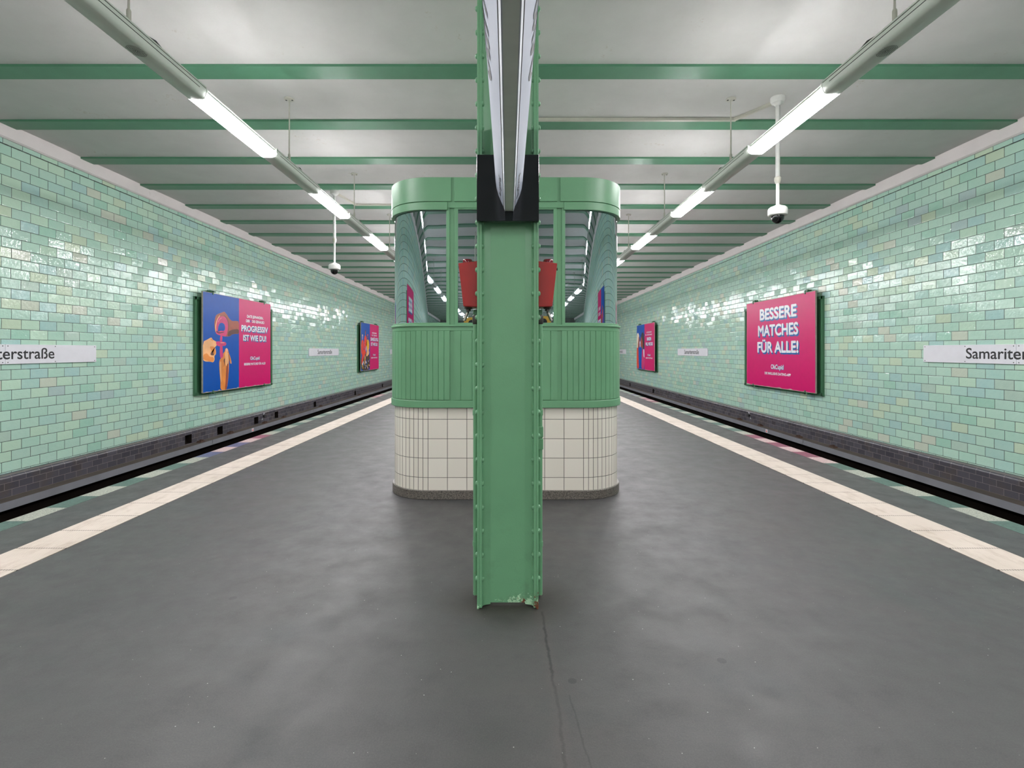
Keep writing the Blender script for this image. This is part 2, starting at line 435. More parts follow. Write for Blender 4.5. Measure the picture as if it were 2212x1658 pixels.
# ------------------------------------------------------------------ the setting
S = 'structure'
mb = MB(); mb.box(-3.375, 3.375, Y0, Y1, -.05, 0)
mb.box(-EDGE+.02, EDGE-.02, Y0, Y1, -.28, -.05); mb.mat(1).box(-3.40, 3.40, Y0, Y1, -1.5, -.28)
mb.build('floor', ['asphalt', 'pit_shade'], kind=S)
mb = MB(); mb.box(-W-.3, W+.3, Y0-.3, Y1+.3, Z(4.337), Z(4.337)+.25); mb.build('ceiling', 'ceiling', kind=S)
zt, zb = Z(4.143), -.625
for s, nm in ((-1, 'left'), (1, 'right')):
    mb = MB(); xa, xb = sorted((s*W, s*(W+.3)))
    mb.box(xa, xb, Y0, Y1, zb-.05, Z(4.337))
    xa, xb = sorted((s*(W-.022), s*W)); mb.box(xa, xb, Y0, Y1, 4.2595, zt)      # projecting half course under the cornice
    mb.build('wall_'+nm, 'tiles', kind=S)
    # dark tiled plinth with rounded nose, recesses cut into its face
    holes = [K*y for y in (10.75, 11.93, 13.65, 14.84, 17.8, 22.5, 27.4)] if s < 0 else [K*23.6, K*28.1]
    ys = sorted({Y0, Y1} | {h-.12 for h in holes} | {h+.12 for h in holes}); zs = [-.93, -.915, -.715, -.665]
    mb = MB(); X = lambda x: s*x
    for i in range(len(ys)-1):
        inh = any(abs((ys[i]+ys[i+1])/2-h) < .1 for h in holes)
        for j in range(3):
            if inh and j == 1:
                a, b, c, d = ys[i], ys[i+1], zs[j], zs[j+1]; xf, xr = X(7.29), X(7.41)
                mb.mat(1).quad((xr, a, c), (xr, b, c), (xr, b, d), (xr, a, d))
                mb.quad((xf, a, c), (xf, b, c), (xr, b, c), (xr, a, c)); mb.quad((xf, a, d), (xf, b, d), (xr, b, d), (xr, a, d))
                mb.quad((xf, a, c), (xf, a, d), (xr, a, d), (xr, a, c)); mb.quad((xf, b, c), (xf, b, d), (xr, b, d), (xr, b, c)); mb.mat(0)
            else:
                mb.quad((X(7.29), ys[i], zs[j]), (X(7.29), ys[i+1], zs[j]), (X(7.29), ys[i+1], zs[j+1]), (X(7.29), ys[i], zs[j+1]))
        arc = [(7.29+.045*(1-math.cos(a)), -.665+.045*math.sin(a)) for a in [PI/2*q/5 for q in range(6)]] + [(W+.02, -.612)]
        for (p, q), (r, u) in zip(arc, arc[1:]):
            mb.quad((X(p), ys[i], q), (X(p), ys[i+1], q), (X(r), ys[i+1], u), (X(r), ys[i], u))
    mb.build('baseboard_'+nm, ['dark_tiles', 'pit_shade'], smooth=True, kind=S)
    # trackside ledge, in lengths butted together
    mb = MB(); y = Y0; j0 = K*11.28-5*6.22
    cuts = [Y0]+[j0+6.22*k for k in range(12) if Y0 < j0+6.22*k < Y1]+[Y1]
    for a, b in zip(cuts, cuts[1:]):
        xa, xb = sorted((X(7.07), X(7.45)))
        mb.mat(1).quad((xa, a+.006, -.93), (xb, a+.006, -.93), (xb, b-.006, -.93), (xa, b-.006, -.93))
        mb.mat(0).quad((X(7.07), a+.006, -.93), (X(7.07), b-.006, -.93), (X(7.07), b-.006, -1.045), (X(7.07), a+.006, -1.045))
        mb.quad((X(7.07), a+.006, -1.045), (X(7.07), b-.006, -1.045), (X(7.2), b-.006, -1.045), (X(7.2), a+.006, -1.045))
    mb.build('trim_%d' % (1 if s < 0 else 2), ['ledge', 'ledge_top'], kind=S)
    # track pit
    mb = MB(); xa, xb = sorted((X(3.40), X(7.45)))
    mb.mat(0).quad((xa, Y0, -1.48), (xb, Y0, -1.48), (xb, Y1, -1.48), (xa, Y1, -1.48))
    mb.mat(1).quad((X(7.38), Y0, -1.48), (X(7.38), Y1, -1.48), (X(7.38), Y1, -.932), (X(7.38), Y0, -.932))
    mb.build('trackbed', ['ballast', 'pit_shade'], kind=S)
    # cornice between tiles and ceiling, notched round the beam ends
    mb = MB(); ny = 0; bay = K*1.313; yb = K*5.746-.14
    n = int((Y1-Y0)/(bay/12)); prof = [(W+.01, zt), (W-.035, zt), (W-.06, zt+.02), (W-.075, zt+.1), (W-.085, Z(4.337)+.01)]
    ring = []
    for i in range(n+1):
        y = Y0+(Y1-Y0)*i/n; ph = abs(math.sin(PI*(y-yb)/bay)); bulge = .022*(ph**.5)
        ring.append([(X(x-(bulge if 1 <= q else 0)), y, z-(.012*ph if q in (1, 2) else 0)) for q, (x, z) in enumerate(prof)])
    for i in range(n):
        for q in range(len(prof)-1):
            mb.quad(ring[i][q], ring[i+1][q], ring[i+1][q+1], ring[i][q+1])
    mb.build('trim_%d' % (3 if s < 0 else 4), 'cornice', smooth=True, kind=S)
    # terrazzo edge blocks
    cols = {}
    seq = {7: 4, 8: 3, 9: 4, 10: 3, 11: 2, 31: 2, 32: 3, 33: 2} if s < 0 else {6: 3, 7: 2, 8: 3, 9: 2, 10: 3, 11: 2, 27: 2, 28: 3, 29: 2, 30: 3, 33: 4}
    mb = MB(); i = -170
    base = 3.534
    while base+.304*i < Y1:
        a, b = max(Y0, base+.304*i), min(Y1, base+.304*(i+1))
        if b > a:
            idx = seq.get(i, (1 if i % 2 == 0 else 0))
            xa, xb = sorted((X(3.3751), X(EDGE)))
            mb.mat(idx).box(xa, xb, a+.001, b-.001, -.05, 0.001)
        i += 1
    mb.build('trim_%d' % (5 if s < 0 else 6), ['terr_green', 'terr_light', 'terr_dkpink', 'terr_pink', 'terr_blue'], kind=S)
    mb = MB(); xa, xb = sorted((X(2.682), X(2.982))); mb.box(xa, xb, Y0, Y1, -.01, .004)
    mb.build('trim_%d' % (7 if s < 0 else 8), 'tactile', kind=S)
mb = MB(); mb.box(-W-.3, W+.3, Y1, Y1+.3, -1.5, Z(4.337)); mb.build('wall_front', 'endwall', kind=S)
mb = MB(); mb.box(-W-.3, W+.3, Y0-.3, Y0, -1.5, Z(4.337)); mb.build('wall_back', 'endwall', kind=S)
# steel beam flanges under the ceiling
zc, zbm = Z(4.337), Z(4.31)
ns = [n for n in range(-40, 24) if Y0+.4 < K*(5.746+1.313*n) < Y1-.2]
for n in ns:
    yb = K*(5.746+1.313*n); mb = MB(); mb.box(-W+.05, W-.05, yb-.279, yb, zbm, zc+.01)
    mb.build('ceiling_beam', 'beam_green_shaded', origin=(0, yb-.14, zbm), bevel=.004, kind=S)

# ------------------------------------------------------------------ riveted column
FX, FY0, FY1 = .143, 2.33, 2.49
CH = zbm
col = thing('steel_column', 'green riveted steel column standing in the middle of the platform', 'column', (0, 2.41, 0))
O = lambda mb, nm, m_, **k: mb.build(nm, m_, col, **k)
def tocol(mb): mb.v = [(x, y-2.41, z) for x, y, z in mb.v]; return mb
mb = MB(); mb.box(-.122, .122, 2.370, 2.382, .012, CH); tocol(mb).build('web', 'green_worn', col)
for s in (-1, 1):
    mb = MB(); xa, xb = sorted((s*.1335, s*FX)); mb.box(xa, xb, FY0, FY1, 0, CH); tocol(mb).build('flange', 'green_worn', col, bevel=.0015)
    for f in (1, -1):
        e_ = .037 if f > 0 else .10
        out = [(.1334, 0), (.1334, e_), (.1215, e_), (.1205, e_-.004), (.1195, .022), (.115, .014), (.108, .0095), (.090, .0035), (.082, .0008), (.082, 0)]
        mb = MB(); mb.prism([(s*x, 2.376-f*(.006+d)) for x, d in out], lambda u, v, t_: (u, v, t_), .005, CH)
        tocol(mb).build('angle_iron', 'green_worn', col, smooth=True)
    z = .134
    while z < CH-.05:
        mb = MB(); yr = 2.352
        head = [(.0005, .0105), (.006, .0095), (.0095, .0075), (.0118, .0045), (.0125, .0)]   # radius, height pairs reversed below
        pr = [(.0125, 0), (.0118, .0045), (.0095, .0075), (.006, .0098), (.0008, .0108)]
        mb.lathe([(r, s*h) for r, h in pr], (s*FX, yr, z), 'x', 14)
        mb.lathe([(r, -s*h) for r, h in pr], (s*.1203, yr, z), 'x', 14)
        mb.lathe([(.007, 0), (.007, s*(FX-.1203))], (s*.1203, yr, z), 'x', 8)
        tocol(mb).build('rivet', 'green_worn', col, smooth=True)
        z += .1112
# conduits strapped to the column sides
def conduit(s, label):
    c = thing('conduit_pipe', label, 'pipe', (s*.157, 2.453, 0))
    mb = MB(); mb.tube([(0, 0, .01), (0, 0, .8), (0, 0, 1.40)], .0125, 14); mb.build('pipe', 'green_worn', c, smooth=True)
    for z in (.245, .885, 1.26):
        m2 = MB(); m2.lathe([(.0145, 0), (.0152, .004), (.0152, .022), (.0145, .026)], (0, 0, z), 'z', 14); m2.build('clip', 'green', c, smooth=True)
    m2 = MB(); m2.lathe([(.013, 0), (.0165, .006), (.0165, .04), (.013, .046)], (0, 0, 1.33), 'z', 14); m2.build('fitting', 'dark_metal', c, smooth=True)
    if s > 0:
        for z in (.72, .78):
            m2 = MB(); m2.box(-.012, .0155, -.016, .016, z, z+.052); m2.build('junction_box', 'green', c, bevel=.003)
conduit(-1, 'thin green conduit pipe on the left side of the riveted column')
conduit(1, 'thin green conduit pipe with two junction boxes on the right side of the riveted column')
# red boxes with beacon and lever
def alarm(s, label):
    a = thing('alarm_box', label, 'box', (s*.1435, 2.43, 1.408))
    pts = [(0, 0), (.067, .003), (.0905, .2065), (0, .217)]
    mb = MB(); mb.prism([(s*x, z) for x, z in pts], lambda u, v, t_: (u, t_, v), -.06, .06); mb.build('body', 'red', a, bevel=.003)
    mb = MB(); mb.lathe([(.028, 0), (.028, .010), (.024, .012), (.024, .022), (.021, .028), (.002, .030)], (s*.052, 0, .206), 'z', 18); mb.build('beacon', 'beacon', a, smooth=True)
    mb = MB(); mb.lathe([(.0065, 0), (.0065, .008)], (s*.0895, 0, .188), 'x', 10); mb.build('screw_knob', 'dark_metal', a)
    mb = MB(); mb.lathe([(.020, 0), (.020, -.006), (.012, -.010), (.012, -.018)], (s*.048, 0, .003), 'z', 14)
    c = mb.build('collar', 'dark_metal', a, smooth=True)
    mb = MB(); mb.tube([(s*.048, 0, -.012), (s*.050, 0, -.022), (s*.054, 0, -.028)], .0055, 10); mb.build('pivot', 'dark_metal', a, smooth=True)
    mb = MB(); mb.tube([(s*.052, 0, -.024), (s*.068, 0, -.062)], .0075, 12); mb.build('lever', 'steel_bar', a, smooth=True)
alarm(-1, 'red metal alarm box on the left side of the riveted column')
alarm(1, 'red metal alarm box on the right side of the riveted column')
# black board and projecting name sign
mb = MB(); mb.box(-.1425, .1425, 2.300, 2.3295, 1.796, 2.100)
tag(mb.build('mounting_board', 'black_gloss', origin=(0, 2.315, 1.796), bevel=.001), 'glossy black mounting board on the front of the riveted column', 'board')
sg = thing('hanging_sign', 'long double-sided white station name sign projecting from the black board overhead', 'sign', (.006, 2.2995, 1.843))
LEN = 2.55
half = [(.0174, 0), (.0262, .018), (.0372, .042), (.0497, .073), (.0575, .102), (.062, .135), (.0645, .18), (.065, .217)]
full = half + [(x, .434-z) for x, z in reversed(half[:-1])]
for s in (-1, 1):
    mb = MB()
    for (a, b), (c, d) in zip(full, full[1:]):
        mb.quad((s*a, 0, b), (s*a, -LEN, b), (s*c, -LEN, d), (s*c, 0, d))
        mb.quad((s*(a-.004), 0, b), (s*(a-.004), -LEN, b), (s*(c-.004), -LEN, d), (s*(c-.004), 0, d))
    for q in (0, -LEN):
        for (a, b), (c, d) in zip(full, full[1:]):
            mb.quad((s*a, q, b), (s*c, q, d), (s*(c-.004), q, d), (s*(a-.004), q, b))
    fc = mb.build('sign_face', 'sign_face', sg, smooth=True)
    mb = MB(); mb.prism([(s*.0165, -.003), (s*.0195, -.003), (s*.0245, .0125), (s*.0215, .0125)], lambda u, v, t_: (u, t_, v), -LEN, 0); mb.build('rim', 'sign_rim', sg)
    mb = MB(); mb.prism([(s*.0250, .0135), (s*.0262, .0140), (s*.0268, .0155), (s*.0252, .0165)], lambda u, v, t_: (u, t_, v), -LEN, 0); mb.build('seam', 'lamp_dark', sg)
    def arc(v, lift=.0012):
        # height along the curved face -> point on the face
        d = 0
        for (a, b), (c, e) in zip(full, full[1:]):
            L_ = math.hypot(c-a, e-b)
            if d+L_ >= v or (c, e) == full[-1]:
                k = (v-d)/L_; nx, nz = (e-b)/L_, -(c-a)/L_
                return a+(c-a)*k+nx*lift, b+(e-b)*k+nz*lift
            d += L_
    if s < 0: f_ = lambda x, y: (-arc(y)[0], -x, arc(y)[1])
    else: f_ = lambda x, y: (arc(y)[0], -(LEN-x), arc(y)[1])
    a0 = .95 if s < 0 else LEN-.95-1.45
    lettering('lettering', 'Samariterstraße', a0, a0+1.45, .078, .27, 'black', fc, 0, .0, map_fn=f_)
    b0 = .05 if s < 0 else LEN-.05-.30
    lettering('small_lettering', 'Ausgang', b0, b0+.28, .042, .066, 'black', fc, 0, .0, map_fn=f_)
mb = MB(); mb.box(-.0165, .0165, -LEN, 0, -.002, .006); mb.box(-.012, .012, -LEN, 0, .006, .428); mb.box(-.0165, .0165, -LEN, 0, .428, .436)
mb.build('housing', 'sign_under', sg)

# ------------------------------------------------------------------ kiosk with rounded corners
KX, KY = -.017, 4.06
KA, KR, KS = .63, .337, 2.6                  # half flat front, corner radius, straight side length
QA = KR*PI/2; HALF = KA+QA+KS+QA+KA          # half perimeter
def kp(s, o):
    """point on the plan outline at arc length s from the front centre (right positive), pushed out by o"""
    sg_ = 1 if s >= 0 else -1; a = abs(s)
    if a <= KA: x, y, nx, ny = a, 0, 0, -1
    elif a <= KA+QA:
        th = (a-KA)/KR; x, y = KA+KR*math.sin(th), KR-KR*math.cos(th); nx, ny = math.sin(th), -math.cos(th)
    elif a <= KA+QA+KS: x, y, nx, ny = KA+KR, KR+(a-KA-QA), 1, 0
    elif a <= KA+2*QA+KS:
        th = (a-KA-QA-KS)/KR; x, y = KA+KR*math.cos(th), KR+KS+KR*math.sin(th); nx, ny = math.cos(th), math.sin(th)
    else: x, y, nx, ny = KA-(a-KA-2*QA-KS), 2*KR+KS, 0, 1
    return sg_*(x+nx*o), y+ny*o
def strip(mb, s0, s1, z0, z1, o, th, groove=0.0, ds=.022, flip=None):
    ss = [s0]
    knots = sorted({k for k in (-KA-2*QA-KS, -KA-QA-KS, -KA-QA, -KA, KA, KA+QA, KA+QA+KS, KA+2*QA+KS) if s0 < k < s1})
    if groove:
        g = math.ceil((s0+.012)/groove)*groove
        while g < s1-.012: knots += [g-.0035, g, g+.0035]; g += groove
    knots = sorted(knots+[s1]); prev = s0
    for k in knots:
        flat = abs((prev+k)/2) < KA or KA+QA < abs((prev+k)/2) < KA+QA+KS or abs((prev+k)/2) > KA+2*QA+KS
        m_ = 1 if flat else max(1, math.ceil((k-prev)/ds))
        ss += [prev+(k-prev)*i/m_ for i in range(1, m_+1)]; prev = k
    def oo(s):
        if groove:
            r = s/groove; d = abs(r-round(r))*groove
            if d < .0008 and s0+.01 < s < s1-.01: return o-.0042
        return o
    closed = s1-s0 > 2*HALF-1e-6
    P = [kp(s, oo(s)) for s in ss]; Q = [kp(s, o-th) for s in ss]
    for i in range(len(ss)-1):
        (a, b), (c, d), (e, f), (g, h) = P[i], P[i+1], Q[i], Q[i+1]
        mb.quad((a, b, z0), (c, d, z0), (c, d, z1), (a, b, z1)); mb.quad((e, f, z0), (g, h, z0), (g, h, z1), (e, f, z1))
        mb.quad((a, b, z1), (c, d, z1), (g, h, z1), (e, f, z1)); mb.quad((a, b, z0), (c, d, z0), (g, h, z0), (e, f, z0))
    if not closed:
        for (a, b), (e, f) in ((P[0], Q[0]), (P[-1], Q[-1])): mb.quad((a, b, z0), (e, f, z0), (e, f, z1), (a, b, z1))
    return mb
FULL = (-HALF, HALF)
ki = thing('kiosk', 'green and cream tiled platform kiosk with rounded corners and mirrored windows behind the column', 'kiosk', (KX, KY, 0))
def kpart(nm, m_, segs, smooth=True, bevel=0, parent=None, **kw):
    mb = MB()
    for sg_ in segs: strip(mb, *sg_, **kw)
    return mb.build(nm, m_, parent or ki, smooth=smooth, bevel=bevel)
kpart('plinth', 'granite', [(*FULL, 0, .073, .017, .1)], bevel=.004)
# tiled base: texture coordinates count tiles round the plan
def tile_u(s):
    g = 1 if s >= 0 else -1; a = abs(s)
    if a <= KA: u = a/(KA/4)
    elif a <= KA+QA: u = 4+(a-KA)/(QA/13)
    elif a <= KA+QA+KS: u = 17+(a-KA-QA)/.1565
    elif a <= KA+2*QA+KS: u = 17+KS/.1565+(a-KA-QA-KS)/(QA/13)
    else: u = 30+KS/.1565+(a-KA-2*QA-KS)/(KA/4)
    return g*u
ss = []; brk = [0, KA, KA+QA, KA+QA+KS, KA+2*QA+KS, HALF]
for a, b, n in zip(brk, brk[1:], (1, 26, 1, 26, 1)): ss += [(a+(b-a)*i/n) for i in range(n)]
ss.append(HALF); ss = [-s for s in reversed(ss)] + ss[1:]
me = bpy.data.meshes.new('tiled_base'); vv, ff, u1, u2 = [], [], [], []
for a, b in zip(ss, ss[1:]):
    n = len(vv); (xa, ya), (xb, yb_) = kp(a, 0), kp(b, 0)
    vv += [(xa, ya, .06), (xb, yb_, .06), (xb, yb_, .76), (xa, ya, .76)]; ff.append((n, n+1, n+2, n+3))
    wd = QA/13 if KA < abs((a+b)/2) < KA+QA or abs((a+b)/2) > KA+QA+KS and abs((a+b)/2) < KA+2*QA+KS else .1565
    vz = lambda z: (z-.018)/.157
    for s, z in ((a, .06), (b, .06), (b, .76), (a, .76)): u1.append((100+tile_u(s), 3+vz(z))); u2.append((wd, 0))
me.from_pydata(vv, [], ff); me.materials.append(M['kiosk_tile'])
for nm, uu in (('tile', u1), ('size', u2)):
    l = me.uv_layers.new(name=nm)
    for i, q in enumerate(uu): l.data[i].uv = q
bm = bmesh.new(); bm.from_mesh(me); bmesh.ops.remove_doubles(bm, verts=bm.verts, dist=1e-5); bmesh.ops.recalc_face_normals(bm, faces=bm.faces); bm.to_mesh(me); bm.free()
me.polygons.foreach_set('use_smooth', [True]*len(me.polygons))
o = bpy.data.objects.new('tiled_base', me); C.objects.link(o); o.parent = ki; o['label'] = 'cream square tiled base'
kpart('base_rail', 'green', [(*FULL, .741, .800, .028, .06)], bevel=.004)
kpart('panel_backing', 'green', [(*FULL, .79, 1.365, .013, .02)])
PD = (.4165, .4520)                            # joint strip between panels
s_end = KA+QA+.30
kpart('lower_panel', 'green', [(-PD[0], PD[0], .8055, 1.362, .022, .008)], groove=.0903)
for s in (-1, 1):
    a, b = sorted((s*PD[1], s*s_end)); kpart('lower_panel', 'green', [(a, b, .8055, 1.362, .022, .008)], groove=.0452)
    for k in range(2):
        a, b = sorted((s*(s_end+.035+k*1.05), s*(s_end+.035+k*1.05+1.01))); kpart('lower_panel', 'green', [(a, b, .8055, 1.362, .022, .008)], groove=.0903)
kpart('sill_rail', 'green', [(*FULL, 1.362, 1.400, .020, .05), (*FULL, 1.396, 1.412, .030, .06)], bevel=.003)
# glazing: centre pane, two pairs of corner and side panes, each in its own bead frame
def pane(s0, s1, curved):
    p = kpart('window_pane', 'mirror', [(s0, s1, 1.42, 2.345, .0, .006)], ds=.012)
    mb = MB(); e = .027
    strip(mb, s0-.001, s1+.001, 1.408, 1.428, .014, .02); strip(mb, s0-.001, s1+.001, 2.341, 2.362, .014, .02)
    strip(mb, s0-e, s0, 1.408, 2.362, .014, .02); strip(mb, s1, s1+e, 1.408, 2.362, .014, .02)
    mb.build('window_frame', 'green', ki, smooth=True, bevel=.002)
pane(-.3865, .3865, False)
s_w = s_end-.03
for s in (-1, 1):
    a, b = sorted((s*.4805, s*s_w)); pane(a, b, True)
    for k in range(2):
        a, b = sorted((s*(s_w+.10+k*1.05), s*(s_w+.10+k*1.05+.95))); pane(a, b, False)
    a, b = sorted((s*.4105, s*.4565)); kpart('mullion', 'green', [(a, b, 1.405, 2.365, .004, .04)])
    for k in range(3):
        q = s_w+.027+k*1.05; a, b = sorted((s*q, s*(q+.046))); kpart('mullion', 'green', [(a, b, 1.405, 2.365, .004, .04)])
kpart('inner_wall', 'green', [(*FULL, 1.36, 2.40, -.012, .02)])
kpart('head_rail', 'green', [(*FULL, 2.352, 2.402, .018, .05)], bevel=.003)
for s in (-1, 1):
    a, b = sorted((s*.470, s*(s_end+.05))); kpart('corner_hood', 'green', [(a, b, 2.335, 2.398, .026, .03)], bevel=.003)
kpart('fascia', 'green', [(*FULL, 2.398, 2.600, .018, .05)], bevel=.002)
for s0, s1 in ((-.4145, .4145), (.440, s_end+.04), (-s_end-.04, -.440)):
    kpart('fascia_panel', 'green', [(s0, s1, 2.403, 2.597, .0265, .010)], bevel=.0015)
mb = MB(); N = 120
mb.prism([kp(-HALF+2*HALF*i/N, .0) for i in range(N)], lambda u, v, t_: (u, v, t_), 2.57, 2.606); mb.build('roof', 'green', ki)

# ------------------------------------------------------------------ strip lights hung from the ceiling
LP = 2.645*K; DL = 1.33*K; LZ = Z(3.40)
cov = [(-.060, 0), (.050, 0), (.066, .006), (.078, .022), (.090, .060), (.092, .084), (-.088, .084), (-.086, .030), (-.074, .008)]
dif = [(-.061, -.002), (.052, -.002), (.073, .005), (.092, .022), (.098, .034), (.096, .042), (.082, .060), (-.078, .060), (-.090, .044), (-.093, .034), (-.088, .022), (-.076, .008)]
cov = [(K*a, K*b) for a, b in cov]; dif = [(K*a, K*b) for a, b in dif]
ORD = ['first', 'second', 'third', 'fourth', 'fifth', 'sixth', 'seventh', 'eighth', 'ninth', 'tenth', 'eleventh', 'twelfth', 'thirteenth', 'fourteenth', 'fifteenth', 'sixteenth', 'seventeenth']
def fixture(s, x, rod_off):
    """one lit length, its blank cover and its hanger; local x points to the platform middle"""
    r = thing('strip_light', '', 'ceiling light', (x, 0, LZ), group='suspended strip lights, %s row' % ('left' if s < 0 else 'right'))
    fl = -s
    ex = lambda u, v, t_: (fl*u, t_, v)
    mb = MB(); mb.prism(dif, ex, .02, DL-.02); mb.build('diffuser', 'diffuser', r, smooth=False)
    for a, b in ((0, .02), (DL-.02, DL)):
        mb = MB(); mb.prism([(u*1.03, v*1.0+.001) for u, v in cov], ex, a, b); mb.build('end_cap', 'lamp_white', r, smooth=True)
    # outer side plate beside the diffuser
    mb = MB(); mb.prism([(-.076*K, .0605*K), (.081*K, .0605*K), (.068*K, .086*K), (-.064*K, .086*K)], ex, .02, DL-.02); mb.build('housing', 'lamp_white', r, smooth=True)
    mb = MB(); mb.prism(cov, ex, DL+.003, LP-.003); cv = mb.build('blank_cover', 'lamp_white', r, smooth=True)
    mb = MB(); mb.prism([(.0865*K, .053*K), (.0895*K, .0535*K), (.0905*K, .0575*K), (.0885*K, .0575*K)], ex, DL+.10, LP-.10); mb.build('groove', 'lamp_dark', cv)
    mb = MB(); mb.box(-.086*K, .086*K, DL, LP, .0865*K, .0925*K); mb.box(-.062*K, .066*K, 0, DL, .0865*K, .0925*K); mb.build('gap_shade', 'lamp_dark', r)  # dark strip painted in for the shaded gap under the rail
    mb = MB(); mb.box(-.090*K, .090*K, DL, LP, .0925*K, .105*K); mb.box(-.064*K, .068*K, 0, DL, .0925*K, .105*K); mb.build('mounting_rail', 'lamp_white', r)
    zt_ = zc-LZ; yr = rod_off*K
    mb = MB(); mb.tube([(0, yr, .104*K), (0, yr, .5), (0, yr, zt_)], .0085, 10); rd = mb.build('hanger_rod', 'rod', r, smooth=True)
    mb = MB(); mb.lathe([(.0165, .10*K), (.0165, .24*K), (.013, .25*K)], (0, yr, 0), 'z', 12); mb.build('sleeve', 'rod', rd, smooth=True)
    mb = MB(); mb.lathe([(.065, zt_), (.065, zt_-.012), (.055, zt_-.016), (.018, zt_-.018)], (0, yr, 0), 'z', 20); mb.build('ceiling_plate', 'rod', rd, smooth=True)
    for dx, dy in ((.04, 0), (-.04, 0)):
        mb = MB(); mb.lathe([(.012, zt_-.0155), (.012, zt_-.020)], (dx, yr+dy, 0), 'z', 10); mb.build('bolt', 'lamp_dark', rd)
    q = yr+.05
    mb = MB(); mb.tube([(fl*.05, q+.02, .10*K), (fl*.05, q+.09, .135*K), (fl*.05, q+.17, .15*K), (fl*.05, q+.26, .13*K), (fl*.05, q+.36, .104*K)], .007, 8); mb.build('cable', 'cable', r, smooth=True)
    return r
def light_row(s, x, start, rod_off):
    side = 'left' if s < 0 else 'right'
    proto = fixture(s, x, rod_off); first = True
    for k in range(-17, 12):
        y = K*start+LP*k
        if y < Y0+.1 or y+LP > Y1-.1: continue
        if k >= 0: lab = '%s suspended strip light ahead in the %s row, lit diffuser and blank cover' % (ORD[k], side)
        elif k == -1: lab = 'nearest suspended strip light of the %s row, its blank cover carries a round loudspeaker grille' % side
        else: lab = '%s suspended strip light behind the camera in the %s row, mirrored in the kiosk' % (ORD[-k-2], side)
        if first: r = proto; r.location = (x, y, LZ); r['label'] = lab; first = False
        else: r = dup(proto, (x, y, LZ), lab)
        if k == -1:
            cv = [c for c in r.children if c.name.startswith('blank_cover')][0]
            fl = -s; mb = MB(); yc = K*3.68-y
            for j in range(1, 8):
                n = 6+5*j; rad = .008*j*K
                for i in range(n):
                    a = 2*PI*i/n; cx, cy = rad*math.cos(a), yc+1.25*rad*math.sin(a); e = .0034
                    if abs(cx) > .05*K: continue
                    mb.poly([(fl*(cx+e*math.cos(b))-fl*.004, cy+e*math.sin(b), -.0012) for b in [PI/3*q for q in range(6)]])
            mb.build('speaker_grille', 'lamp_dark', cv, kind=None)
light_row(-1, K*-2.722, 4.38, 1.865)
light_row(1, K*2.778, 4.29, 1.955)

# ------------------------------------------------------------------ surveillance cameras on ceiling poles
def cctv(x, y, zd, zcpl, label):
    c = thing('security_camera', label, 'security camera', (x, y, zc))
    h = zc
    mb = MB(); mb.lathe([(.088, 0), (.088, -.045), (.075, -.075), (.05, -.085), (.032, -.11)], seg=24); mb.build('ceiling_mount', 'cam_white', c, smooth=True)
    mb = MB(); mb.lathe([(.027, -.10), (.027, zcpl-h), (.0215, zcpl-h-.01), (.0215, zd+.24-h)], seg=16); mb.build('pole', 'cam_white', c, smooth=True)
    mb = MB(); mb.lathe([(.030, zcpl-h+.03), (.042, zcpl-h+.015), (.042, zcpl-h-.02), (.030, zcpl-h-.05), (.028, zcpl-h-.06)], seg=18); mb.build('coupling', 'rod', c, smooth=True)
    q = zd-h
    mb = MB(); mb.lathe([(.022, q+.25), (.045, q+.235), (.095, q+.215), (.112, q+.20), (.118, q+.18), (.118, q+.115), (.112, q+.105), (.10, q+.10), (.085, q+.098)], seg=32); mb.build('housing', 'cam_white', c, smooth=True)
    mb = MB(); mb.lathe([(.078*math.cos(a), q+.078+.02*(1 if a < .1 else 0)-.078*math.sin(a)) for a in [PI/2*i/9 for i in range(9)]]+[(.002, q)], seg=24); mb.build('dome', 'dome', c, smooth=True)
    return c
cctv(K*-3.40, K*9.83, Z(2.697), Z(3.378), 'white dome security camera on a ceiling pole over the left track side')
cctv(K*3.343, K*6.21, Z(2.777), Z(3.327), 'white dome security camera on a ceiling pole over the right track side')
# cable ducts on the ceiling
def duct(pts, label, w_=.05, hgt=.035):
    d = thing('cable_duct', label, 'duct', (pts[0][0], pts[0][1], zc-.003))
    for (a, b), (c, e) in zip(pts, pts[1:]):
        mb = MB(); L_ = math.hypot(c-a, e-b); ux, uy = (c-a)/L_, (e-b)/L_
        P = lambda u, v, t_: (a-pts[0][0]+ux*t_-uy*u, b-pts[0][1]+uy*t_+ux*u, v)
        mb.prism([(-w_/2, 0), (-w_/2, -hgt), (-w_/4, -hgt-.004), (w_/2, -hgt), (w_/2, 0)], P, -w_/2 if (a, b) != pts[0] else 0, L_); mb.build('duct_length', 'rod', d)
yr1 = K*(5.746+1.313)-.279-.035
duct([(K*3.343, K*6.21+.10), (K*3.05, yr1), (.25, yr1)], 'pale cable duct along the ceiling from the right security camera towards the column')
yl = K*(5.746+1.313*4)-.279-.035
duct([(K*-3.40, K*9.83+.09), (K*-3.25, yl), (-1.2, yl)], 'pale cable duct along the ceiling from the left security camera towards the kiosk')

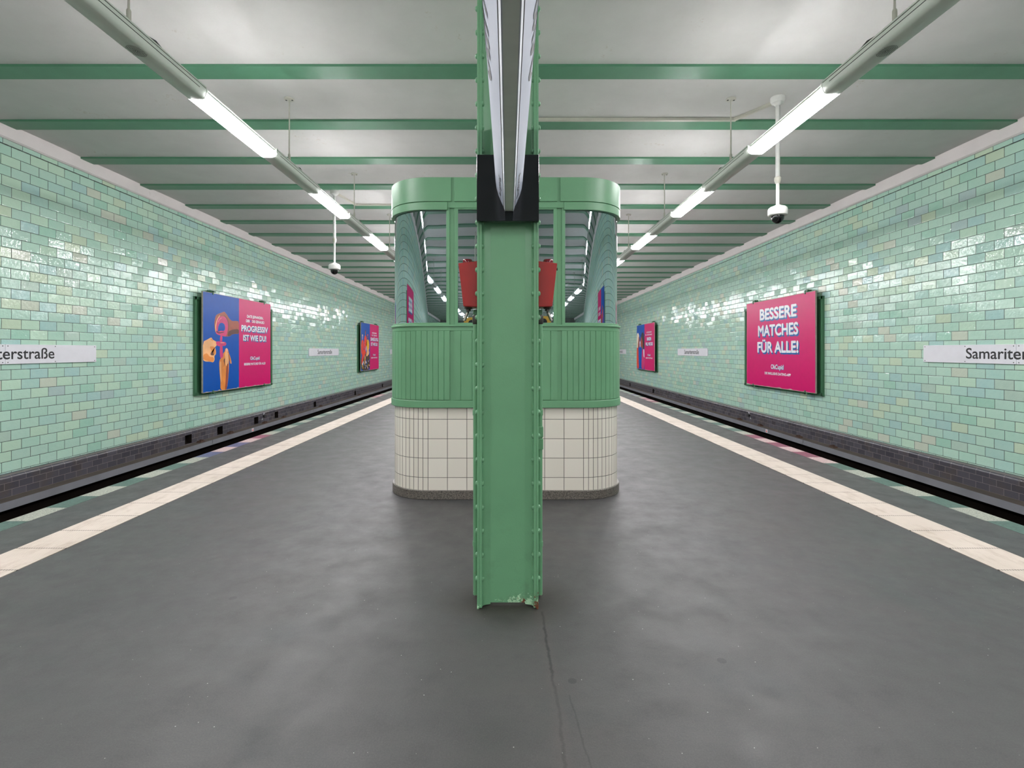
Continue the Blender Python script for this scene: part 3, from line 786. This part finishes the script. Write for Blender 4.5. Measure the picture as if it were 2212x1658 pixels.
# ------------------------------------------------------------------ station name signs on the walls
def name_sign(s, yc, label):
    r = thing('station_sign', label, 'sign', (s*(W-.001), yc, Z(1.154)), (PI/2, 0, PI/2 if s < 0 else -PI/2), 'white station name signs on the track walls')
    hw, hh = 1.635, .147
    for a, b in ((-hw, -.003), (.003, hw)):
        mb = MB(); mb.box(a, b, -hh, hh, 0, .03); p = mb.build('panel', 'white', r, bevel=.002)
        for u in (a+.035, (a+b)/2, b-.035):
            for v in (-hh+.025, hh-.025):
                m2 = MB(); m2.lathe([(.008, .030), (.007, .032)], (u, v, 0), 'z', 10); m2.build('screw', 'black', p)
    lettering('lettering', 'Samariterstraße', -.80, .80, -.075, .095, 'black', r, .031, .012)
    return r
SP = 12.17*K
side_txt = {(-1): 'left', 1: 'right'}
for s, c in ((-1, 6.955), (1, 6.875)):
    p0 = None
    for k, lab in ((0, 'nearest white station name sign on the %s tiled wall, cut by the picture edge'), (1, 'second white station name sign on the %s tiled wall, beyond the near poster'),
                   (2, 'farthest white station name sign on the %s wall, half hidden by the kiosk'), (-1, 'white station name sign on the %s wall behind the camera, mirrored in the kiosk')):
        yy = K*c+SP*k
        if yy+1.7 > Y1: continue
        if p0 is None: p0 = name_sign(s, yy, lab % side_txt[s])
        else: dup(p0, (p0.location.x, yy, p0.location.z), lab % side_txt[s])

# ------------------------------------------------------------------ billboards
BW, BH = 1.71, 1.222
A_ = [(-0.081, 0.588), (-0.259, 0.595), (-0.426, 0.576), (-0.557, 0.622), (-0.685, 0.73), (-0.795, 0.801), (-0.872, 0.781), (-1.158, 0.695), (-1.208, 0.615), (-1.245, 0.477), (-1.225, 0.325), (-1.187, 0.241), (-1.114, 0.201), (-0.933, 0.172), (-0.779, 0.159), (-0.653, 0.162), (-0.524, 0.175), (-0.459, 0.222), (-0.293, 0.246), (-0.081, 0.248)]
RING = [(-1.158, 0.516), (-1.114, 0.604), (-0.994, 0.661), (-0.841, 0.678), (-0.716, 0.639), (-0.637, 0.546), (-0.627, 0.404), (-0.669, 0.278), (-0.716, 0.161), (-0.933, 0.172), (-1.114, 0.201), (-1.187, 0.241), (-1.164, 0.379)]
HOLE = [(-1.078, 0.383), (-1.039, 0.462), (-0.964, 0.505), (-0.857, 0.502), (-0.795, 0.466), (-0.773, 0.415), (-0.773, 0.344), (-0.826, 0.298), (-0.979, 0.304), (-1.099, 0.261)]
KNU = [(-0.857, 0.715), (-0.716, 0.66), (-0.61, 0.55), (-0.60, 0.40), (-0.63, 0.26), (-0.60, 0.40), (-0.637, 0.546), (-0.73, 0.645)]
FING = [(-1.0, 0.175), (-0.887, 0.17), (-0.903, 0.024), (-0.887, -0.098), (-0.866, -0.29), (-0.857, -0.369), (-0.979, -0.407), (-1.009, -0.272), (-1.0, -0.099)]
B_ = [(-1.706, 0.01), (-1.543, 0.062), (-1.389, 0.12), (-1.346, 0.109), (-1.318, 0.067), (-1.202, 0.033), (-1.114, 0.012), (-1.158, -0.092), (-1.216, -0.109), (-1.172, -0.22), (-1.172, -0.288), (-1.225, -0.322), (-1.245, -0.356), (-1.225, -0.424), (-1.289, -0.499), (-1.431, -0.471), (-1.625, -0.467), (-1.708, -0.424)]
BCR = [(-1.417, -0.278), (-1.225, -0.114), (-1.208, -0.126), (-1.303, -0.245), (-1.245, -0.318), (-1.375, -0.321)]
BF = [(-1.178, 0.033), (-0.81, 0.023), (-0.732, 0.006), (-0.71, -0.025), (-0.732, -0.064), (-0.795, -0.079), (-1.024, -0.099), (-1.158, -0.066)]
C_ = [(-0.979, -1.209), (-0.685, -1.215), (-0.605, -0.81), (-0.589, -0.542), (-0.595, -0.435), (-0.524, -0.544), (-0.475, -0.554), (-0.466, -0.509), (-0.524, -0.364), (-0.605, -0.256), (-0.637, -0.167), (-0.7, -0.131), (-0.763, -0.158), (-0.779, -0.22), (-0.857, -0.273), (-0.857, -0.369), (-0.979, -0.402), (-1.039, -0.479), (-1.024, -0.704), (-0.979, -0.966)]
CCR = [(-0.847, -0.448), (-0.773, -0.379), (-0.785, -0.537), (-0.835, -0.632), (-0.81, -0.537)]
NAIL = [(-0.748, -0.158), (-0.697, -0.135), (-0.647, -0.163), (-0.637, -0.229), (-0.691, -0.247), (-0.754, -0.22)]
def ell(cx, cy, rx, ry, n=18): return [(cx+rx*math.cos(2*PI*i/n), cy+ry*math.sin(2*PI*i/n)) for i in range(n)]
def smooth_pts(p, it=1):
    for _ in range(it):
        q = []
        for i in range(len(p)):
            a, b = p[i], p[(i+1) % len(p)]
            q += [(a[0]*.78+b[0]*.22, a[1]*.78+b[1]*.22), (a[0]*.22+b[0]*.78, a[1]*.22+b[1]*.78)]
        p = q
    return p
def billboard(s, yc, art, label):
    r = thing('billboard', label, 'poster', (s*W, yc, 1.411), (PI/2, 0, PI/2 if s < 0 else -PI/2), 'advertising posters on the track walls')
    zb_ = (W-7.29)
    mb = MB(); ft, fb, e = 1.085, -1.275, .07; fa, fw = (-1.83, 2.07) if s < 0 else (-2.09, 1.80)           # old green frame on the wall behind the board
    mb.box(fa, fw, fb, ft, 0, .02); mb.box(fa, fa+e, fb, ft, .02, .05); mb.box(fw-e, fw, fb, ft, .02, .05); mb.box(fa, fw, fb, fb+e, .02, .05); mb.box(fa, fw, ft-e, ft, .02, .05)
    mb.build('frame', 'frame_green', r, bevel=.003)
    mb = MB(); mb.box(-BW, BW, -BH, BH, zb_-.035, zb_); mb.build('board', 'board_edge', r)
    for x in (-1.3, 1.3):
        mb = MB(); mb.box(x-.03, x+.03, -BH-.05, BH+.07, .021, zb_-.036); mb.build('bracket', 'frame_green', r)
        for v, g in ((BH, 1), (-BH, -1)):
            mb = MB(); a, b = sorted((v-g*.045, v+g*.05)); mb.box(x-.02, x+.02, a, b, zb_+.001, zb_+.014)
            a, b = sorted((v+g*.02, v+g*.05)); mb.box(x-.02, x+.02, a, b, .02, zb_+.014)
            mb.box(x+.03, x+.11, a, b, zb_-.03, zb_+.01); mb.build('clip', 'frame_green', r)
    rnd = random.Random(int(yc*10)+s)
    L0 = zb_+.001
    def sheet(x0, x1, mat):
        # pasted paper with a ragged lower edge
        n = 26; pts = [(x0, BH-.012), (x1, BH-.012)]
        pts += [(x1+(x0-x1)*i/n, -BH+.012+rnd.random()**5*.03) for i in range(n+1)]
        return pts
    if art == 'pink':
        p = print_shape('print', sheet(-BW+.01, BW-.005, 'pink'), 'pink', r, L0)
    else:
        p = print_shape('print', sheet(-.10, BW-.005, 'pink'), 'pink', r, L0)
        pb = print_shape('picture_print', sheet(-BW+.01, -.10, 'blue'), 'blue', r, L0)
    def line(body, x0, x1, z0, z1, bold, shadow=0, mat='print_white'):
        nm = 'lettering'
        lettering(nm, body, x0, x1, z0, z1, mat, p, L0+.004, bold)
        if shadow:
            for q in range(1, 4):
                d = shadow*q/3; lettering('lettering_shadow', body, x0+d, x1+d, z0-d, z1-d, 'print_dkblue', p, L0+.0022-.0004*q, bold)
    def logo(x0, x1, z0, z1):
        lettering('logo_shadow', 'OkCupid', x0-.008, x1+.018, z0-.014, z1+.004, 'print_dkblue', p, L0+.001, .055)
        lettering('logo', 'OkCupid', x0, x1, z0, z1, 'print_white', p, L0+.004, .025)
    if art == 'pink':
        line('BESSERE', -.91, .935, .665, .985, .032, .045); line('MATCHES', -1.01, 1.01, .205, .52, .032, .045)
        line('FÜR ALLE!', -1.045, 1.02, -.26, .05, .032, .045)
        logo(-.294, .338, -.705, -.582); line('DIE INKLUSIVE DATING-APP', -.634, .681, -.87, -.80, .035)
    else:
        w1, w2, dl = {'hands': ('PROGRESSIV', 'IST WIE DU!', 'DER    DIE GENAUSO'), 'group': ('SEHNSÜCHTIG', 'IST WIE DU!', 'DER    DIE GENAUSO'),
                      'pair': ('BINDEN', 'WILL WIE DU!', 'DER    DIE SICH GENAUSO')}[art]
        line('DATE JEMANDEN,', .311, 1.243, .718, .797, .035); line(dl, .26 if art != 'pair' else .1, 1.306, .59, .668, .035)
        hx = .515 if art != 'pair' else .39
        hp = [(hx+.034*(math.sin(a)**3), .629+.0023*(13*math.cos(a)-5*math.cos(2*a)-2*math.cos(3*a)-math.cos(4*a))) for a in [2*PI*i/28 for i in range(28)]]
        print_shape('heart_print', hp, 'blue', p, L0+.0045)
        x0, x1 = (.016, 1.52) if art != 'pair' else (.38, 1.15)
        line(w1, x0, x1, .33, .502, .034, .03); line(w2, .105, 1.421, .07, .238, .034, .03)
        logo(.49, 1.017, -.462, -.37); line('BESSERE MATCHES FÜR ALLE!', .159, 1.37, -.613, -.546, .04)
    g = lambda nm, pts, mat, k, sm=1: print_shape(nm, smooth_pts(pts, 1) if sm else pts, mat, pb, L0+.0006*k)
    if art == 'hands':
        g('hand_print', [(x if x < -.09 else -.1005, y) for x, y in A_], 'skin_dark', 1); g('painted_fingers', RING, 'print_magenta', 2); g('gap_print', HOLE, 'blue', 3)
        g('fold_print', [(-1.19, .26), (-1.21, .40), (-1.15, .56), (-1.02, .69), (-.99, .685), (-1.11, .58), (-1.17, .42), (-1.16, .28)], 'skin_light', 3)
        g('fold_print', [(-.86, .72), (-.70, .655), (-.61, .55), (-.60, .36), (-.64, .2), (-.62, .38), (-.635, .545), (-.72, .64)], 'print_crease', 3)
        g('painted_finger', FING, 'print_magenta', 2); g('hand_print', B_, 'skin_light', 3); g('fold_print', BCR, 'print_crease', 4)
        g('painted_finger', BF, 'print_magenta', 5); g('hand_print', C_, 'skin_orange', 3); g('fold_print', CCR, 'print_crease', 4); g('nail_print', NAIL, 'print_nail', 4)
        g('shade_print', [(-1.70, -.30), (-1.55, -.26), (-1.43, -.36), (-1.30, -.36), (-1.25, -.42), (-1.30, -.49), (-1.45, -.465), (-1.70, -.42)], 'skin_orange', 4)
        g('shade_print', [(-1.46, -.10), (-1.25, -.10), (-1.19, -.20), (-1.19, -.29), (-1.27, -.30), (-1.33, -.24)], 'skin_orange', 4)
        g('fold_print', [(-1.42, .07), (-1.36, .10), (-1.33, .06), (-1.28, .03), (-1.34, .04)], 'skin_orange', 5)
        g('shade_print', [(-.62, .30), (-.40, .36), (-.103, .38), (-.103, .255), (-.30, .25), (-.46, .225), (-.53, .18), (-.66, .17)], 'print_crease', 2)
        g('shade_print', [(-1.15, .30), (-1.05, .25), (-.82, .285), (-.80, .27), (-1.04, .225), (-1.16, .255)], 'print_crease', 4)
        g('shine_print', [(-1.09, .50), (-1.0, .60), (-.88, .635), (-.99, .615), (-1.08, .53)], 'print_nail', 4)
        g('shine_print', [(-1.0, .005), (-.82, .005), (-.78, -.01), (-.98, -.012)], 'print_nail', 6)
        g('shade_print', [(-.72, -.62), (-.62, -.50), (-.62, -.80), (-.69, -1.21), (-.78, -1.21), (-.74, -.9)], 'skin_dark', 4)
        g('shade_print', [(-1.02, -.50), (-.94, -.46), (-.95, -.72), (-.93, -1.0), (-.96, -1.0), (-1.01, -.72)], 'skin_light', 4)
        g('fold_print', [(-.60, -.27), (-.57, -.40), (-.53, -.53), (-.585, -.45), (-.61, -.34)], 'print_crease', 4)
        g('finger_print', [(-.775, -.21), (-.64, -.24), (-.60, -.42), (-.64, -.60), (-.74, -.60), (-.775, -.42)], 'skin_light', 4)
    if art == 'pair':
        X0 = -BW+.01
        g('coat_print', [(X0, -1.19), (X0, -.02), (-1.55, .06), (-1.38, .05), (-1.33, -.2), (-1.27, -.8), (-1.22, -1.19)], 'print_orange_red', 1)
        g('hair_print', [(X0, -.02), (X0, .62), (-1.57, .78), (-1.36, .80), (-1.16, .62), (-1.14, .48), (-1.35, .30), (-1.42, .0), (-1.55, -.05)], 'print_blond', 2)
        g('face_print', [(-1.19, .62), (-1.10, .46), (-1.02, .30), (-1.07, .22), (-1.06, .12), (-1.12, .04), (-1.24, .0), (-1.36, -.10), (-1.44, .1), (-1.36, .34), (-1.28, .56)], 'skin_dark', 3)
        g('hair_print', [(-.80, .62), (-.62, .78), (-.40, .80), (-.20, .68), (-.12, .4), (-.12, -.1), (-.42, -.1), (-.50, .2), (-.66, .40)], 'print_hair', 2)
        g('face_print', [(-.78, .60), (-.86, .44), (-.92, .30), (-.86, .22), (-.88, .10), (-.78, .02), (-.66, -.02), (-.58, -.12), (-.44, -.1), (-.42, .2), (-.60, .46)], 'skin_dark', 3)
        g('coat_print', [(-.58, -.08), (-.40, -.12), (-.11, -.12), (-.11, -1.19), (-.72, -1.19), (-.66, -.6)], 'print_magenta', 2)
        g('collar_print', [(-.34, -.12), (-.12, -.12), (-.12, -.58), (-.28, -.52)], 'print_white', 3)
        g('bubble_print', ell(-.98, .16, .13, .19), 'print_lilac', 4, 0); g('bubble_shine', ell(-1.0, .25, .06, .07), 'print_white', 5, 0)
    if art == 'group':
        X0 = -BW+.01
        g('floor_print', [(X0, -1.2), (X0, -.55), (-1.2, -.62), (-.7, -.55), (-.11, -.62), (-.11, -1.2)], 'print_brown', 1)
        g('sofa_print', [(-1.0, -.25), (-.11, -.42), (-.11, -.85), (-.55, -.70), (-1.0, -.50)], 'print_brown', 2)
        for q in range(26):
            cx, cy = X0+.1+rnd.random()*1.4, -1.1+rnd.random()*.42
            g('clutter_print', ell(cx, cy, .04+.07*rnd.random(), .03+.05*rnd.random(), 7), rnd.choice(['blue', 'print_yellow', 'print_orange_red', 'print_dkblue', 'print_white', 'print_lilac']), 3, 0)
        def fig(x, top, wd, coat, skin, hair, base):
            g('coat_print', [(x-wd*.5, base), (x-wd*.55, top-.42), (x-wd*.25, top-.28), (x+wd*.25, top-.28), (x+wd*.55, top-.42), (x+wd*.5, base)], coat, 4)
            g('face_print', ell(x, top-.15, .075, .13, 12), skin, 5, 0); g('hair_print', [(x-.09, top-.1), (x-.06, top), (x+.06, top), (x+.09, top-.1), (x+.03, top-.06)], hair, 6)
        fig(-1.45, .62, .42, 'print_orange_red', 'print_lilac', 'print_blond', -.40); fig(-.93, .86, .44, 'print_orange_red', 'skin_dark', 'print_crease', -.20)
        fig(-.52, .66, .52, 'print_yellow', 'skin_dark', 'print_orange_red', -.20)
        g('legs_print', [(-1.5, -.35), (-1.0, -.05), (-.8, -.30), (-1.2, -.50), (-1.45, -.85), (-1.65, -.8)], 'print_orange_red', 6)
        g('legs_print', [(-.62, -.1), (-.42, -.05), (-.20, -.35), (-.72, -.52), (-.82, -.42)], 'skin_light', 6)
        g('legs_print', [(-1.08, -.45), (-.92, -.45), (-1.0, -.95), (-1.1, -.95)], 'print_yellow', 6)
        g('arm_print', [(-.95, -.05), (-.75, .08), (-.7, -.12), (-.9, -.28)], 'print_lilac', 7)
    return r
billboard(-1, 13.692, 'hands', 'blue and pink poster with three hands on the left tiled wall')
billboard(1, 13.591, 'pink', 'all-pink poster with large white lettering on the right tiled wall')
billboard(-1, 13.692+12.9, 'group', 'smaller-looking far poster with a colourful group of people on the left wall')
billboard(1, 13.591+13.05, 'pair', 'far poster with two women face to face on the right wall')
billboard(-1, 13.692-12.95, 'pink', 'all-pink poster on the left wall beside the camera, mirrored in the kiosk window')
billboard(1, 13.591-12.95, 'hands', 'blue and pink hands poster on the right wall, seen only mirrored in the kiosk')

# ------------------------------------------------------------------ small things along the tracks
def clamp(s, y, label):
    mb = MB(); x = 7.13
    mb.prism([(-.09, 0), (-.05, .035), (.0, .022), (.04, .05), (.09, .0)], lambda u, v, t_: (s*(x+t_), y+u, -.929+v), 0, .10)
    mb.tube([(s*(x+.05), y, -.91), (s*(x+.05), y+.02, -.875)], .012, 8)
    tag(mb.build('rail_clamp', 'rust', origin=(s*x, y, -.929)), label, 'clamp', 'rusty clamps on the trackside ledges')
for i, y in enumerate((10.75, 11.93, 13.65, 14.84, 17.8, 22.5)):
    clamp(-1, K*y+.28, '%s rusty clamp on the left trackside ledge, beside a dark recess' % ORD[i])
for i, off in enumerate((703, 629, 545.5, 501, 391)):
    clamp(1, 7.18*1083/off, '%s rusty clamp lying on the right trackside ledge' % ORD[i])
def connector(s, y, label):
    r = thing('wall_socket', label, 'socket', (s*7.289, y, -.75))
    mb = MB(); xa, xb = sorted((0, -s*.05)); mb.box(xa, xb, -.05, .05, -.03, .04); mb.build('socket_body', 'cable', r, bevel=.006)
    mb = MB(); rn = random.Random(3)
    for q in range(3):
        z0 = -.10+.075*q; mb.tube([(-s*.003, -.10+.05*q, z0), (-s*.003, -.08+.05*q, z0+.05), (-s*.003, -.06+.05*q, z0+.005), (-s*.003, -.04+.05*q, z0+.05)], .005, 5)
    mb.build('paint_mark', 'print_white', r)
connector(-1, 7.29*1083/528, 'small dark socket with white paint marks on the left wall plinth')
connector(1, 7.29*1083/522, 'small dark socket with white paint marks on the right wall plinth')
def sticker(s, y, label):
    r = thing('warning_sticker', label, 'sticker', (s*7.0695, y, -.985))
    mb = MB(); xa, xb = sorted((0, -s*.002)); mb.box(xa, xb, -.05, .05, -.045, .045); mb.build('sheet', 'print_white', r)
    mb = MB(); xa, xb = sorted((-s*.0021, -s*.003)); mb.box(xa, xb, -.028, .028, -.032, .0); mb.box(xa, xb, -.015, .015, .008, .034); mb.build('emblem', 'print_orange_red', r)
sticker(-1, 7.07*1083/551, 'tiny red and white sticker on the left trackside ledge')
sticker(1, 7.07*1083/559, 'tiny red and white sticker on the right trackside ledge')

# yellow information panel hung across the platform behind the camera (mirrored in the kiosk windows)
yp = thing('information_panel', 'yellow information panel hanging across the platform behind the camera, mirrored in the kiosk', 'sign', (-.02, -6.0, 1.75))
mb = MB(); mb.box(-1.22, 1.22, -.05, .05, -.45, .42); mb.build('panel', 'yellow', yp, bevel=.005)
for x in (-1.0, 1.0):
    mb = MB(); mb.lathe([(.10, .05), (.10, .053)], (-x, 0, .25), 'y', 20); mb.box(-x-.075, -x+.075, .05, .053, -.3, .08); mb.box(-x-.13, -x+.075, .05, .053, .0, .08); mb.box(-x-.13, -x+.13, .05, .053, -.36, -.28)
    mb.build('symbol', 'black', yp)
for x in (-.9, .9):
    mb = MB(); mb.tube([(x, 0, .41), (x, 0, zc-1.75)], .02, 10); mb.build('hanger', 'rod', yp)
